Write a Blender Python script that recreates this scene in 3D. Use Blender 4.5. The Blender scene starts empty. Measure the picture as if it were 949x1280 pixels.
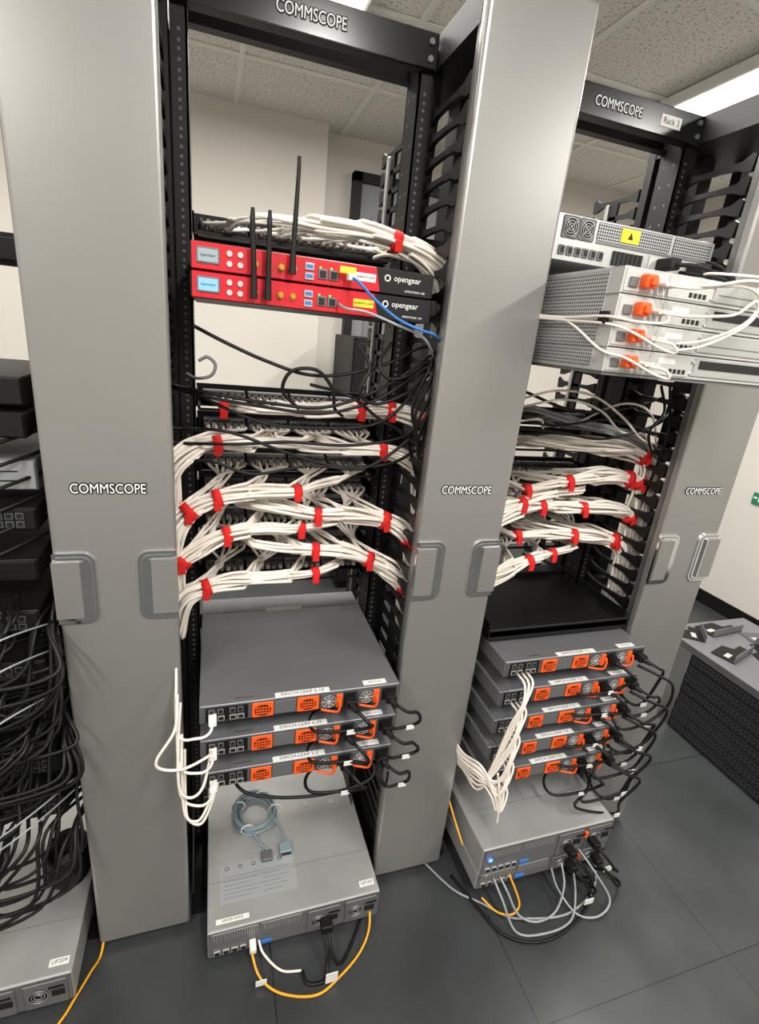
import bpy, bmesh, math, random
from mathutils import Matrix, Vector
random.seed(7)
D=bpy.data
# ------------------------------------------------------------------ materials
def lin(c):
    return tuple(((x/255)/12.92 if x/255<=0.04045 else ((x/255+0.055)/1.055)**2.4) for x in c)+(1,)
MATS={}
def mat(name,rgb,rough=.5,metal=0.,noise=0.,nscale=8.,bump=0.,bscale=200.,emit=0.,spec=.5,stretch=None):
    m=D.materials.new(name); m.use_nodes=True; nt=m.node_tree; N=nt.nodes; p=N['Principled BSDF']
    p.inputs['Base Color'].default_value=lin(rgb); p.inputs['Roughness'].default_value=rough
    p.inputs['Metallic'].default_value=metal; p.inputs['Specular IOR Level'].default_value=spec
    tc=N.new('ShaderNodeTexCoord'); mp=N.new('ShaderNodeMapping'); nt.links.new(tc.outputs['Object'],mp.inputs[0])
    if stretch: mp.inputs['Scale'].default_value=stretch
    if noise>0:
        t=N.new('ShaderNodeTexNoise'); t.inputs['Scale'].default_value=nscale; t.inputs['Detail'].default_value=5
        nt.links.new(mp.outputs[0],t.inputs['Vector'])
        r=N.new('ShaderNodeMapRange'); r.inputs['From Min'].default_value=.3; r.inputs['From Max'].default_value=.7
        r.inputs['To Min'].default_value=1-noise; r.inputs['To Max'].default_value=1+noise
        nt.links.new(t.outputs['Fac'],r.inputs['Value'])
        v=N.new('ShaderNodeVectorMath'); v.operation='SCALE'; v.inputs[0].default_value=lin(rgb)[:3]
        nt.links.new(r.outputs[0],v.inputs['Scale']); nt.links.new(v.outputs[0],p.inputs['Base Color'])
    if bump>0:
        t=N.new('ShaderNodeTexNoise'); t.inputs['Scale'].default_value=bscale
        nt.links.new(mp.outputs[0],t.inputs['Vector'])
        b=N.new('ShaderNodeBump'); b.inputs['Strength'].default_value=bump; b.inputs['Distance'].default_value=.002
        nt.links.new(t.outputs['Fac'],b.inputs['Height']); nt.links.new(b.outputs[0],p.inputs['Normal'])
    if emit>0:
        p.inputs['Emission Color'].default_value=lin(rgb); p.inputs['Emission Strength'].default_value=emit
    MATS[name]=m; return m
mat('door_silver',(150,149,147),.36,.55,.05,3.,.05,900.)
mat('door_inner',(110,110,110),.4,.6)
mat('chrome',(235,236,240),.1,1.)
mat('black_steel',(13,13,14),.5,.0,.15,20.,spec=.3)
mat('beam_black',(16,16,18),.2,.0,spec=.6)
mat('black_plastic',(12,12,13),.5,spec=.35)
mat('hole_backlit',(84,84,86),.6)  # flat discs for post holes; light from behind painted in as grey
mat('switch_grey',(122,123,127),.45,.45,.06,6.)
mat('switch_face',(84,86,90),.5,.2)
mat('dark_chassis',(62,64,67),.5,.3,.1,10.)
mat('galv',(186,188,187),.34,.5,.08,9.)
mat('galv_light',(196,196,194),.4,.3,.06,9.)
mat('galv_dark',(112,113,115),.5,.4)
mat('orange',(240,92,26),.5)
mat('orange_dark',(52,20,8),.6)
mat('red',(205,18,36),.36)
mat('red_tie',(205,22,20),.8)
mat('white_cable',(232,224,214),.5)
mat('grey_cable',(150,154,158),.5)
mat('bluegrey_cable',(128,146,154),.5)
mat('black_cable',(13,13,14),.5,spec=.35)
mat('blue_cable',(50,115,190),.45)
mat('yellow_cable',(226,160,20),.45)
mat('label_white',(226,226,224),.6)
mat('label_grey',(150,153,155),.6)
mat('label_yellow',(226,210,50),.6)
mat('ink',(16,16,18),.6)
mat('white_ink',(235,235,235),.5)
mat('lcd',(150,165,170),.3,emit=.15)
mat('lcd_blue',(120,170,230),.3,emit=.6)
mat('btn',(190,200,200),.4)
mat('gold',(205,165,70),.3,1.)
mat('port',(8,8,9),.6)
mat('jack',(132,116,102),.45,.3,.3,60.)
mat('led_blue',(40,80,255),.3,emit=14.)
mat('led_green',(60,220,90),.3,emit=2.)
mat('wall_paint',(200,195,187),.85,0,.02,2.,.05,300.)
mat('wall_side',(204,200,193),.85,0,.02,2.)
mat('door_grey',(118,121,123),.6)
mat('tile_grid',(222,220,214),.6)
mat('green',(30,120,80),.5)
mat('housing',(225,225,222),.5)
mat('diffuser',(255,250,240),.5,emit=7.)
m=mat('ceiling_tile',(196,194,188),.95,0,.0,1.,.5,160.)
nt=m.node_tree;N=nt.nodes;p=N['Principled BSDF'];tc=N['Texture Coordinate']
n1=N.new('ShaderNodeTexNoise');n1.inputs['Scale'].default_value=90;n1.inputs['Detail'].default_value=3
nt.links.new(tc.outputs['Object'],n1.inputs['Vector'])
cr=N.new('ShaderNodeValToRGB');cr.color_ramp.elements[0].position=.33;cr.color_ramp.elements[0].color=lin((160,156,150))
cr.color_ramp.elements[1].position=.46;cr.color_ramp.elements[1].color=lin((218,215,209))
nt.links.new(n1.outputs['Fac'],cr.inputs[0]);nt.links.new(cr.outputs[0],p.inputs['Base Color'])
m=mat('floor_tile',(42,44,45),.42,0,.0)
nt=m.node_tree;N=nt.nodes;p=N['Principled BSDF'];tc=N['Texture Coordinate'];mp=N['Mapping']
mp.inputs['Location'].default_value=(-.13,.05,0)
bk=N.new('ShaderNodeTexBrick');bk.offset=0;bk.inputs['Scale'].default_value=1;bk.inputs['Brick Width'].default_value=.6;bk.inputs['Row Height'].default_value=.6
bk.inputs['Mortar Size'].default_value=.0016;bk.inputs['Color1'].default_value=lin((52,55,56));bk.inputs['Color2'].default_value=lin((57,60,61));bk.inputs['Mortar'].default_value=lin((26,27,28))
nt.links.new(mp.outputs[0],bk.inputs['Vector'])
n1=N.new('ShaderNodeTexNoise');n1.inputs['Scale'].default_value=5;n1.inputs['Detail'].default_value=6
nt.links.new(tc.outputs['Object'],n1.inputs['Vector'])
mr=N.new('ShaderNodeMapRange');mr.inputs['To Min'].default_value=.6;mr.inputs['To Max'].default_value=1.4
nt.links.new(n1.outputs['Fac'],mr.inputs[0])
vm=N.new('ShaderNodeVectorMath');vm.operation='SCALE';nt.links.new(bk.outputs['Color'],vm.inputs[0]);nt.links.new(mr.outputs[0],vm.inputs['Scale'])
nt.links.new(vm.outputs[0],p.inputs['Base Color'])
mr2=N.new('ShaderNodeMapRange');mr2.inputs['To Min'].default_value=.2;mr2.inputs['To Max'].default_value=.5
nt.links.new(n1.outputs['Fac'],mr2.inputs[0]);nt.links.new(mr2.outputs[0],p.inputs['Roughness'])
def perf(name,rgb,pitch,rad,axes,dark=(25,25,26)):
    m=mat(name,rgb,.45,.4);nt=m.node_tree;N=nt.nodes;p=N['Principled BSDF'];tc=N['Texture Coordinate']
    s=N.new('ShaderNodeSeparateXYZ');nt.links.new(tc.outputs['Object'],s.inputs[0])
    outs=[]
    for a in axes:
        d=N.new('ShaderNodeMath');d.operation='DIVIDE';d.inputs[1].default_value=pitch;nt.links.new(s.outputs[a],d.inputs[0])
        f=N.new('ShaderNodeMath');f.operation='FRACT';nt.links.new(d.outputs[0],f.inputs[0])
        q=N.new('ShaderNodeMath');q.operation='SUBTRACT';q.inputs[1].default_value=.5;nt.links.new(f.outputs[0],q.inputs[0])
        w=N.new('ShaderNodeMath');w.operation='MULTIPLY';nt.links.new(q.outputs[0],w.inputs[0]);nt.links.new(q.outputs[0],w.inputs[1])
        outs.append(w)
    a=N.new('ShaderNodeMath');a.operation='ADD';nt.links.new(outs[0].outputs[0],a.inputs[0]);nt.links.new(outs[1].outputs[0],a.inputs[1])
    l=N.new('ShaderNodeMath');l.operation='LESS_THAN';l.inputs[1].default_value=rad*rad;nt.links.new(a.outputs[0],l.inputs[0])
    mx=N.new('ShaderNodeMix');mx.data_type='RGBA';mx.inputs[6].default_value=lin(rgb);mx.inputs[7].default_value=lin(dark)
    nt.links.new(l.outputs[0],mx.inputs[0]);nt.links.new(mx.outputs[2],p.inputs['Base Color'])
perf('perf_side',(190,191,192),.0065,.3,(1,2),(64,64,66))
perf('perf_face',(160,161,162),.006,.36,(0,2))

# ------------------------------------------------------------------ builder
def catmull(P,n):
    P=[Vector(p) for p in P]
    if len(P)<3:
        return [P[0].lerp(P[-1],i/n) for i in range(n+1)]
    Q=[P[0]*2-P[1]]+P+[P[-1]*2-P[-2]]
    L=[(P[i+1]-P[i]).length for i in range(len(P)-1)];T=sum(L) or 1
    out=[]
    for i in range(len(P)-1):
        k=max(2,int(round(n*L[i]/T)))
        a,b,c,d=Q[i],Q[i+1],Q[i+2],Q[i+3]
        for j in range(k):
            t=j/k
            out.append(.5*((2*b)+(c-a)*t+(2*a-5*b+4*c-d)*t*t+(3*b-a-3*c+d)*t*t*t))
    out.append(P[-1]);return out
class B:
    def __init__(s): s.V=[];s.F=[];s.M=[];s.S=[];s.m=[]
    def mi(s,n):
        if n not in s.m: s.m.append(n)
        return s.m.index(n)
    def add(s,V,F,m,smooth=False):
        o=len(s.V);s.V+=[tuple(v) for v in V];k=s.mi(m)
        for f in F:
            s.F.append(tuple(i+o for i in f));s.M.append(k);s.S.append(smooth)
    def box(s,x0,x1,y0,y1,z0,z1,m,bev=0,seg=2):
        if bev>0:
            bm=bmesh.new();bmesh.ops.create_cube(bm,size=1)
            for v in bm.verts: v.co=Vector(((x0+x1)/2+v.co.x*(x1-x0),(y0+y1)/2+v.co.y*(y1-y0),(z0+z1)/2+v.co.z*(z1-z0)))
            bmesh.ops.bevel(bm,geom=list(bm.edges),offset=bev,segments=seg,affect='EDGES',profile=.5)
            bm.verts.index_update()
            s.add([v.co.copy() for v in bm.verts],[[v.index for v in f.verts] for f in bm.faces],m);bm.free();return
        V=[(x0,y0,z0),(x1,y0,z0),(x1,y1,z0),(x0,y1,z0),(x0,y0,z1),(x1,y0,z1),(x1,y1,z1),(x0,y1,z1)]
        s.add(V,[(0,3,2,1),(4,5,6,7),(0,1,5,4),(1,2,6,5),(2,3,7,6),(3,0,4,7)],m)
    def prism(s,pts,ax,a0,a1,m):
        def mk(p,a):
            if ax=='x': return (a,p[0],p[1])
            if ax=='y': return (p[0],a,p[1])
            return (p[0],p[1],a)
        n=len(pts);V=[mk(p,a0) for p in pts]+[mk(p,a1) for p in pts]
        F=[tuple(range(n)),tuple(range(2*n-1,n-1,-1))]+[(i,i+n,(i+1)%n+n,(i+1)%n) for i in range(n)]
        s.add(V,F,m)
    def cyl(s,p0,p1,r,m,n=12,r2=None):
        p0=Vector(p0);p1=Vector(p1);t=(p1-p0).normalized();u=t.orthogonal().normalized();w=t.cross(u);r2=r if r2 is None else r2
        V=[p0+(u*math.cos(2*math.pi*i/n)+w*math.sin(2*math.pi*i/n))*r for i in range(n)]+[p1+(u*math.cos(2*math.pi*i/n)+w*math.sin(2*math.pi*i/n))*r2 for i in range(n)]
        s.add(V,[(i,(i+1)%n,(i+1)%n+n,i+n) for i in range(n)],m,True)
        s.add(V,[tuple(range(n-1,-1,-1)),tuple(range(n,2*n))],m)
    def ring(s,c,R,r,m,ax='y',n=20,k=6,sq=1):
        V=[];F=[]
        for i in range(n):
            a=2*math.pi*i/n
            for j in range(k):
                b=2*math.pi*j/k;q=R+r*math.cos(b);h=r*math.sin(b)
                p=(q*math.cos(a),h,q*math.sin(a)*sq) if ax=='y' else (q*math.cos(a),q*math.sin(a),h)
                V.append((c[0]+p[0],c[1]+p[1],c[2]+p[2]))
        for i in range(n):
            for j in range(k):
                F.append((i*k+j,((i+1)%n)*k+j,((i+1)%n)*k+(j+1)%k,i*k+(j+1)%k))
        s.add(V,F,m,True)
    def rawtube(s,C,r,m,k=6):
        n=len(C);V=[];F=[];u=None
        for i in range(n):
            t=(C[min(i+1,n-1)]-C[max(i-1,0)])
            t=t.normalized() if t.length>1e-9 else Vector((1,0,0))
            if u is None: u=t.orthogonal().normalized()
            u=(u-t*u.dot(t));u=u.normalized() if u.length>1e-6 else t.orthogonal().normalized()
            w=t.cross(u)
            for j in range(k):
                a=2*math.pi*j/k;V.append(C[i]+(u*math.cos(a)+w*math.sin(a))*r)
        for i in range(n-1):
            for j in range(k): F.append((i*k+j,i*k+(j+1)%k,(i+1)*k+(j+1)%k,(i+1)*k+j))
        F2=[tuple(range(k-1,-1,-1)),tuple((n-1)*k+j for j in range(k))]
        s.add(V,F+F2,m,True)
    def tube(s,P,r,m,n=40,k=6): s.rawtube(catmull(P,n),r,m,k)
    def text(s,t,x,y,z,size,m,bold=0.,face='-y',align='CENTER',sx=1.):
        c=D.curves.new('t','FONT');c.body=t;c.size=size;c.align_x=align;c.align_y='CENTER';c.offset=bold;c.resolution_u=3
        o=D.objects.new('t',c);bpy.context.scene.collection.objects.link(o)
        dg=bpy.context.evaluated_depsgraph_get();me=o.evaluated_get(dg).to_mesh()
        if face=='-y': V=[(x+v.co.x*sx,y,z+v.co.y) for v in me.vertices]
        elif face=='z': V=[(x+v.co.x*sx,y+v.co.y,z) for v in me.vertices]
        F=[tuple(f.vertices) for f in me.polygons]
        s.add(V,F,m);o.evaluated_get(dg).to_mesh_clear();D.objects.remove(o);D.curves.remove(c)
        return V,F
    def badge(s,t,x,y,z,size,sx):
        # raised black contour badge with white lettering
        V,F=s.text(t,x,y-.0012,z,size,'white_ink',0,sx=sx)
        for k in range(10):
            a=2*math.pi*k/10;dx,dz=.0022*math.cos(a),.0022*math.sin(a)
            s.add([(v[0]+dx,y-.00002*k,v[2]+dz) for v in V],F,'ink')
    def done(s,name):
        me=D.meshes.new(name);me.from_pydata(s.V,[],s.F)
        for n in s.m: me.materials.append(MATS[n])
        me.polygons.foreach_set('material_index',s.M);me.polygons.foreach_set('use_smooth',s.S);me.update()
        o=D.objects.new(name,me);bpy.context.scene.collection.objects.link(o);return o
U=.04445
# ------------------------------------------------------------------ room
H=2.6;X0,X1,Y0,YB=-2.4,3.2,-2.2,3.35
def slab(name,*a):
    b=B();b.box(*a);return b.done(name)
slab('floor',X0-.1,X1+.1,Y0-.1,3.7,-.1,0,'floor_tile')
slab('ceiling',X0-.1,X1+.1,Y0-.1,3.7,H,H+.1,'ceiling_tile')
slab('wall_left',X0-.1,X0,Y0,3.6,0,H,'wall_side')
slab('wall_right',X1,X1+.1,Y0,3.6,0,H,'wall_side')
slab('wall_front',X0,X1,Y0-.1,Y0,0,H,'wall_side')
slab('wall_back',X0,.64,YB,3.6,0,H,'wall_paint')
slab('wall_back_recess',.64,1.72,3.475,3.6,0,H,'wall_paint')
slab('wall_back_right',1.72,X1,YB,3.6,0,H,'wall_paint')
b=B();b.box(.82,.87,3.40,3.47,0,2.42,'black_steel');b.box(1.67,1.718,3.40,3.47,0,2.42,'black_steel');b.box(.82,1.718,3.40,3.47,2.37,2.42,'black_steel')
b.box(.87,1.67,3.43,3.47,.0,2.37,'door_grey',.004)
b.box(.95,1.59,3.422,3.43,1.25,2.2,'galv_dark',.003);b.box(.95,1.59,3.422,3.43,.2,1.1,'galv_dark',.003)
b.cyl((1.58,3.43,1.05),(1.58,3.37,1.05),.012,'chrome');b.cyl((1.58,3.375,1.05),(1.47,3.375,1.05),.01,'chrome');b.done('door_1')
slab('baseboard_left',X0,X0+.012,Y0,YB,0,.09,'black_steel')
slab('baseboard_right',X1-.012,X1,Y0,YB,0,.09,'black_steel')
slab('baseboard_back',X0+.012,.64,YB-.012,YB,0,.09,'black_steel')
b=B();x=.14-3*.6-.6
while x<X1:
    if x>X0: b.box(x-.012,x+.012,Y0,3.47,H-.006,H,'tile_grid')
    x+=.6
y=-2.0
while y<3.4:
    b.box(X0,X1,y-.012,y+.012,H-.007,H-.001,'tile_grid');y+=.6
b.done('trim_ceiling_grid')
def light(x,y0,y1,e=46):
    b=B();b.box(x-.1,x+.1,y0,y1,H-.05,H-.004,'housing',.006)
    b.prism([(x-.085,H-.05),(x-.06,H-.07),(x+.06,H-.07),(x+.085,H-.05)],'y',y0+.01,y1-.01,'diffuser')
    o=b.done('ceiling_light')
    l=D.lights.new('lamp','AREA');l.shape='RECTANGLE';l.size=.16;l.size_y=y1-y0-.04;l.energy=e;l.color=(1,.97,.92)
    lo=D.objects.new('lamp',l);bpy.context.scene.collection.objects.link(lo);lo.location=(x,(y0+y1)/2,H-.075);lo.parent=o
for x in (.42,1.97,-1.14):
    light(x,1.12,2.33);light(x,-1.2,.04)
b=B();b.box(.72,1.35,2.75,3.2,.03,1.5,'black_steel',.006);b.box(.73,1.03,2.735,2.75,.06,1.47,'black_plastic',.004);b.box(1.04,1.34,2.735,2.75,.06,1.47,'black_plastic',.004)
b.box(1.0,1.01,2.715,2.735,.7,.85,'chrome',.002);b.box(1.06,1.07,2.715,2.735,.7,.85,'chrome',.002);b.box(.74,1.33,2.77,3.18,0,.03,'black_plastic');b.done('storage_cabinet')
b=B();b.box(X1-.012,X1,2.08,2.16,.76,.83,'green',.003);b.box(X1-.014,X1-.011,2.10,2.12,.78,.81,'white_ink');b.box(X1-.014,X1-.011,2.13,2.15,.795,.805,'white_ink');b.done('wall_sign')

# ------------------------------------------------------------------ cable managers
def rr_poly(x0,x1,z0,z1,r,side):
    P=[];n=6
    def arc(cx,cz,a0,a1):
        for i in range(n+1):
            a=math.radians(a0+(a1-a0)*i/n);P.append((cx+r*math.cos(a),cz+r*math.sin(a)))
    if side=='R':
        P.append((x0,z0));arc(x1-r,z0+r,-90,0);arc(x1-r,z1-r,0,90);P.append((x0,z1))
    else:
        arc(x0+r,z1-r,90,180);arc(x0+r,z0+r,180,270);P.append((x1,z0));P.append((x1,z1))
    return P
def manager(cx):
    b=B();hw=.105;x0,x1=cx-hw,cx+hw
    b.box(x0,x1,.97,.995,.02,2.095,'door_silver',.007,3)
    b.box(x0+.004,x1-.004,.995,1.01,.03,2.085,'door_inner')
    for s in (0,1):
        # chrome bezel around a recessed finger cup, with the door-coloured pull plate at the door edge
        e=x0 if s==0 else x1;d=1 if s==0 else -1;sd='R' if s==0 else 'L'
        def pp(a,c,z0,z1,r,y0,y1,m):
            xa,xb=sorted((e+d*a,e+d*c));b.prism(rr_poly(xa,xb,z0,z1,r,sd),'y',y0,y1,m)
        pp(-.0005,.069,.938,1.084,.021,.9655,.972,'chrome')
        pp(.006,.064,.944,1.078,.017,.9645,.966,'galv_dark')
        pp(.006,.062,.946,1.076,.016,.9635,.966,'chrome')
        pp(-.001,.047,.953,1.069,.006,.9585,.965,'door_silver')
        pp(.045,.0485,.953,1.069,.001,.958,.9645,'chrome')
    b.badge('COMMSCOPE',cx-.004,.9692,1.2065,.026,.78)
    b.box(cx-.02,cx+.02,1.24,1.3,.0,2.07,'black_steel')
    for sx in (-1,1):
        xs=cx+sx*.092
        b.box(xs-.012,xs+.012,1.205,1.235,.0,2.07,'black_steel')
        b.box(xs-.012,xs+.012,1.32,1.345,.0,2.07,'black_steel')
        b.box(xs-.004,xs+.004,1.44,1.47,.1,1.95,'black_steel')
        b.box(xs-.012,xs+.012,1.47,1.485,.1,1.95,'door_silver',.003)
        z=.09
        while z<2.0:
            P=[(1.206,z-.018),(1.175,z-.009),(1.11,z-.0065),(1.06,z-.010),(1.038,z-.018),(1.022,z-.019),(1.018,z+.012),(1.028,z+.018),(1.05,z+.006),(1.1,z+.003),(1.17,z+.004),(1.206,z+.014)]
            b.prism(P,'x',xs-.005,xs+.005,'black_plastic')
            b.box(xs-.033,xs+.003,1.02,1.028,z-.004,z+.004,'black_plastic') if sx>0 else b.box(xs-.003,xs+.033,1.02,1.028,z-.004,z+.004,'black_plastic')
            P2=[(2*1.275-p[0]+.02,p[1]) for p in P[::-1]]
            b.prism(P2,'x',xs-.004,xs+.004,'black_plastic')
            z+=U
        for zz in (.35,.8,1.25,1.7): b.box(min(cx,xs),max(cx,xs),1.21,1.24,zz,zz+.03,'black_steel')
    b.box(x0+.003,x1-.003,1.0,1.35,2.03,2.06,'black_steel');b.box(x0+.003,x0+.01,1.0,1.35,2.06,2.09,'black_steel');b.box(x1-.01,x1-.003,1.0,1.35,2.06,2.09,'black_steel')
    b.box(x0+.003,x1-.003,1.0,1.47,0,.04,'black_steel')
    return b.done('vertical_cable_manager')
CA,CB,CC=-.172,.543,1.245
for c in (CA,CB,CC): manager(c)
R1,R2,R3=-.5295,.188,.894
# ------------------------------------------------------------------ racks
PB=1.275
def rack(cx,label):
    b=B();hw=.2515
    for s in (-1,1):
        xo=cx+s*hw;xi=cx+s*.222;a0,a1=min(xo,xi),max(xo,xi)
        b.box(a0,a1,1.2,1.204,0,2.085,'black_steel');b.box(a0,a1,PB-.004,PB,0,2.085,'black_steel')
        b.box(min(xi,xi+s*.004),max(xi,xi+s*.004),1.2,PB,0,2.085,'black_steel')
        xm=(xo+xi)/2;z=.06;i=0
        while z<2.0:
            b.cyl((xm,1.2002,z),(xm,1.1994,z),.0032,'hole_backlit',6);z+=(.0159,.0159,.0127)[i%3];i+=1
        z=.1
        while z<2.0:
            for yy in (1.222,1.252): b.cyl((xi,yy,z),(xi-s*.0006,yy,z),.0034,'hole_backlit',6)
            z+=.045
    b.box(cx-hw,cx+hw,1.185,1.19,2.026,2.087,'beam_black',.002);b.box(cx-hw,cx+hw,1.19,1.215,2.083,2.087,'black_steel');b.box(cx-hw,cx+hw,1.19,1.215,2.026,2.030,'black_steel')
    b.box(cx-hw,cx+hw,PB,PB+.005,2.025,2.085,'black_steel');b.box(cx-hw,cx+hw,PB-.02,PB,2.025,2.029,'black_steel')
    for s in (-1,1):
        b.cyl((cx+s*.235,1.185,2.042),(cx+s*.235,1.18,2.042),.006,'galv_dark',6);b.cyl((cx+s*.235,1.185,2.07),(cx+s*.235,1.18,2.07),.006,'galv_dark',6)
    b.badge('COMMSCOPE',cx-.004,1.1845,2.056,.028,.78)
    lx=cx+(-.1 if label=='Rack 2' else .15);lz=2.078 if label=='Rack 2' else 2.056
    b.box(lx-.03,lx+.03,1.1835,1.185,lz-.012,lz+.012,'label_white');b.text(label,lx,1.183,lz,.018,'ink')
    for s in (-1,1):
        x=cx+s*.235;b.box(x-.016,x+.016,1.0,1.55,0,.012,'black_steel');b.prism([(1.2,.012),(1.05,.012),(1.2,.16)],'x',x-.016,x-.012,'black_steel')
    b.box(cx-hw,cx+hw,1.2,1.205,.0,.03,'black_steel');b.box(cx-hw,cx+hw,PB-.005,PB,.0,.03,'black_steel')
    return b.done('network_rack')
rack(R1,'Rack 1');rack(R2,'Rack 2');rack(R3,'Rack 3')
def ears(b,cx,z0,z1,m='black_steel'):
    b.box(cx-.24,cx+.24,PB+.0005,PB+.0035,z0,z1,m)
# ------------------------------------------------------------------ leaf switches
def vent(b,x0,x1,z0,z1,y):
    b.box(x0,x1,y-.004,y,z0,z1,'orange',.002)
    w=x1-x0;cz=(z0+z1)/2;cx=(x0+x1)/2;r=(z1-z0)*.38
    b.prism([(cx+r*1.3*math.cos(math.radians(a+22.5)),cz+r*math.sin(math.radians(a+22.5))) for a in range(0,360,45)],'y',y-.0055,y-.0041,'orange_dark')
    for i in range(-2,3): b.box(cx+i*r*.46-.0006,cx+i*r*.46+.0006,y-.0068,y-.005,cz-r*.75,cz+r*.75,'orange')
    for i in range(-1,2): b.box(cx-r*1.1,cx+r*1.1,y-.0068,y-.005,cz+i*r*.48-.0006,cz+i*r*.48+.0006,'orange')
def fan(b,x0,x1,z0,z1,y):
    cz=(z0+z1)/2;r=(z1-z0)*.44;cx=x0+r+.003
    b.box(x0,x1,y-.003,y,z0,z1,'switch_face',.001)
    b.cyl((cx,y-.003,cz),(cx,y-.0045,cz),r,'port',20)
    for q in (.95,.62): b.ring((cx,y-.005,cz),r*q,.0008,'galv_light',n=20,k=4)
    for a in range(0,180,45):
        dx,dz=math.cos(math.radians(a))*r,math.sin(math.radians(a))*r;b.cyl((cx-dx,y-.0055,cz-dz),(cx+dx,y-.0055,cz+dz),.0007,'galv_light',4)
    b.cyl((cx,y-.003,cz),(cx,y-.0065,cz),r*.3,'galv_light',12)
    xe=cx+r+.002
    b.tube([(cx-r,y-.004,z0-.001),(cx+r*.4,y-.012,z0-.003),(xe,y-.02,z0+.002),(xe+.003,y-.022,cz),(xe,y-.02,z1-.003)],.003,'orange',20)
    b.box(xe-.002,min(xe+.012,x1),y-.008,y,z0+.002,z1-.002,'orange',.001)
def leaf(cx,yf,zt,label):
    b=B();x0,x1=cx-.22,cx+.22;z0=zt-.043
    b.box(x0,x1,yf,1.355,z0,zt,'switch_grey',.0015,1)
    b.box(x0+.002,x1-.002,yf-.002,yf,z0+.002,zt-.002,'switch_face')
    ears(b,cx,z0,zt)
    b.box(x0+.012,x0+.098,yf-.003,yf-.001,z0+.004,zt-.004,'black_plastic')
    for i,xx in enumerate((.018,.036,.06,.076)):
        b.box(x0+xx,x0+xx+.014,yf-.005,yf-.003,z0+.006,z0+.018,'galv');b.box(x0+xx+.002,x0+xx+.012,yf-.0055,yf-.005,z0+.008,z0+.016,'port')
        b.box(x0+xx,x0+xx+.012,yf-.005,yf-.003,z0+.024,z0+.036,'galv_dark');b.box(x0+xx+.002,x0+xx+.010,yf-.0055,yf-.005,z0+.026,z0+.034,'port')
    vent(b,x0+.106,x0+.151,z0+.003,zt-.003,yf-.002)
    vent(b,x0+.202,x0+.250,z0+.003,zt-.003,yf-.002)
    b.box(x0+.153,x0+.2,yf-.0035,yf-.002,z0+.005,zt-.005,'galv_dark',.001)
    fan(b,x0+.253,x0+.306,z0+.003,zt-.003,yf-.002)
    b.box(x0+.308,x0+.336,yf-.005,yf-.002,z0+.005,zt-.005,'port',.001)
    fan(b,x0+.34,x0+.395,z0+.003,zt-.003,yf-.002)
    b.box(x0+.398,x0+.432,yf-.005,yf-.002,z0+.005,zt-.005,'port',.001)
    b.box(x0+.155,x0+.275,yf+.0,yf+.016,zt+.0002,zt+.0008,'label_white');b.text(label,x0+.215,yf+.008,zt+.0012,.013,'ink',face='z')
    b.box(x0+.355,x0+.41,yf+.006,yf+.022,zt+.0002,zt+.0008,'label_white');b.text('10-11-21',x0+.3825,yf+.014,zt+.0012,.009,'ink',face='z')
    b.text('SWITCH',x0+.09,yf+.014,zt+.0005,.01,'gold',face='z')
    if zt>.74 and cx<.5:
        b.box(cx-.05,cx+.05,1.27,1.29,zt+.0002,zt+.0008,'label_grey')
    for q in (.0,.15,.3):
        for sx in (x0+.004,x1-.004): b.cyl((sx,yf+.05+q,zt),(sx,yf+.05+q,zt+.0008),.003,'galv_dark',8)
    return b.done('network_switch')
def cord(cx,yf,zc,out,drop,seed):
    rnd=random.Random(seed);b=B()
    for (px,ph) in ((.322,0),(.415,1)):
        x=cx-.22+px
        b.box(x-.012,x+.012,yf-.03,yf-.006,zc-.01,zc+.01,'black_plastic',.003);b.cyl((x,yf-.03,zc),(x+.006,yf-.048,zc-.002),.008,'black_plastic',8,.005)
        j=lambda s:rnd.uniform(-s,s)
        if ph: P=[(x+.006,yf-.046,zc),(x+.03,yf-.06,zc-.012),(cx+.22+out*.6,yf-.05,zc-.03+j(.008)),(cx+.22+out+j(.01),yf-.03,zc-.07),(cx+.22+out*.6,yf-.02,zc-.07-drop),(cx+.21,yf-.0,zc-.075-drop+j(.01)),(cx+.225,yf+.1,zc-.05-drop),(cx+.26,yf+.2,zc-.09-drop)]
        else: P=[(x+.006,yf-.046,zc),(x+.03,yf-.07,zc-.02),(x+.04,yf-.06,zc-.045+j(.01)),(x+.0,yf-.035,zc-.058-drop*.3),(x-.08,yf-.01,zc-.064-drop*.4),(x-.06,yf+.05,zc-.062-drop*.3),(x+.1,yf+.12,zc-.06),(cx+.25,yf+.2,zc-.09)]
        b.tube(P,.004,'black_cable',44)
        q=P[4] if ph else P[3];b.box(q[0]-.01,q[0]+.01,q[1]-.006,q[1]-.004,q[2]-.006,q[2]+.006,'label_white')
    return b.done('power_cord')
for i,z in enumerate((.756,.667,.578)):
    leaf(R2+.002,.907,z,('SWCH-LEAF 6.10','SWCH-LEAF 6.29','SWCH-LEAF 2.2')[i]);cord(R2,.907,z-.021,.055,.02,i)
for i,z in enumerate((.778,.689,.60,.511,.422)):
    leaf(R3+.016,.907,z,'SWCH-LEAF 7.%d'%(i+1));cord(R3+.016,.907,z-.021,.05+.025*(i%3),.04+.05*((i+1)%2),20+i)
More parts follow.
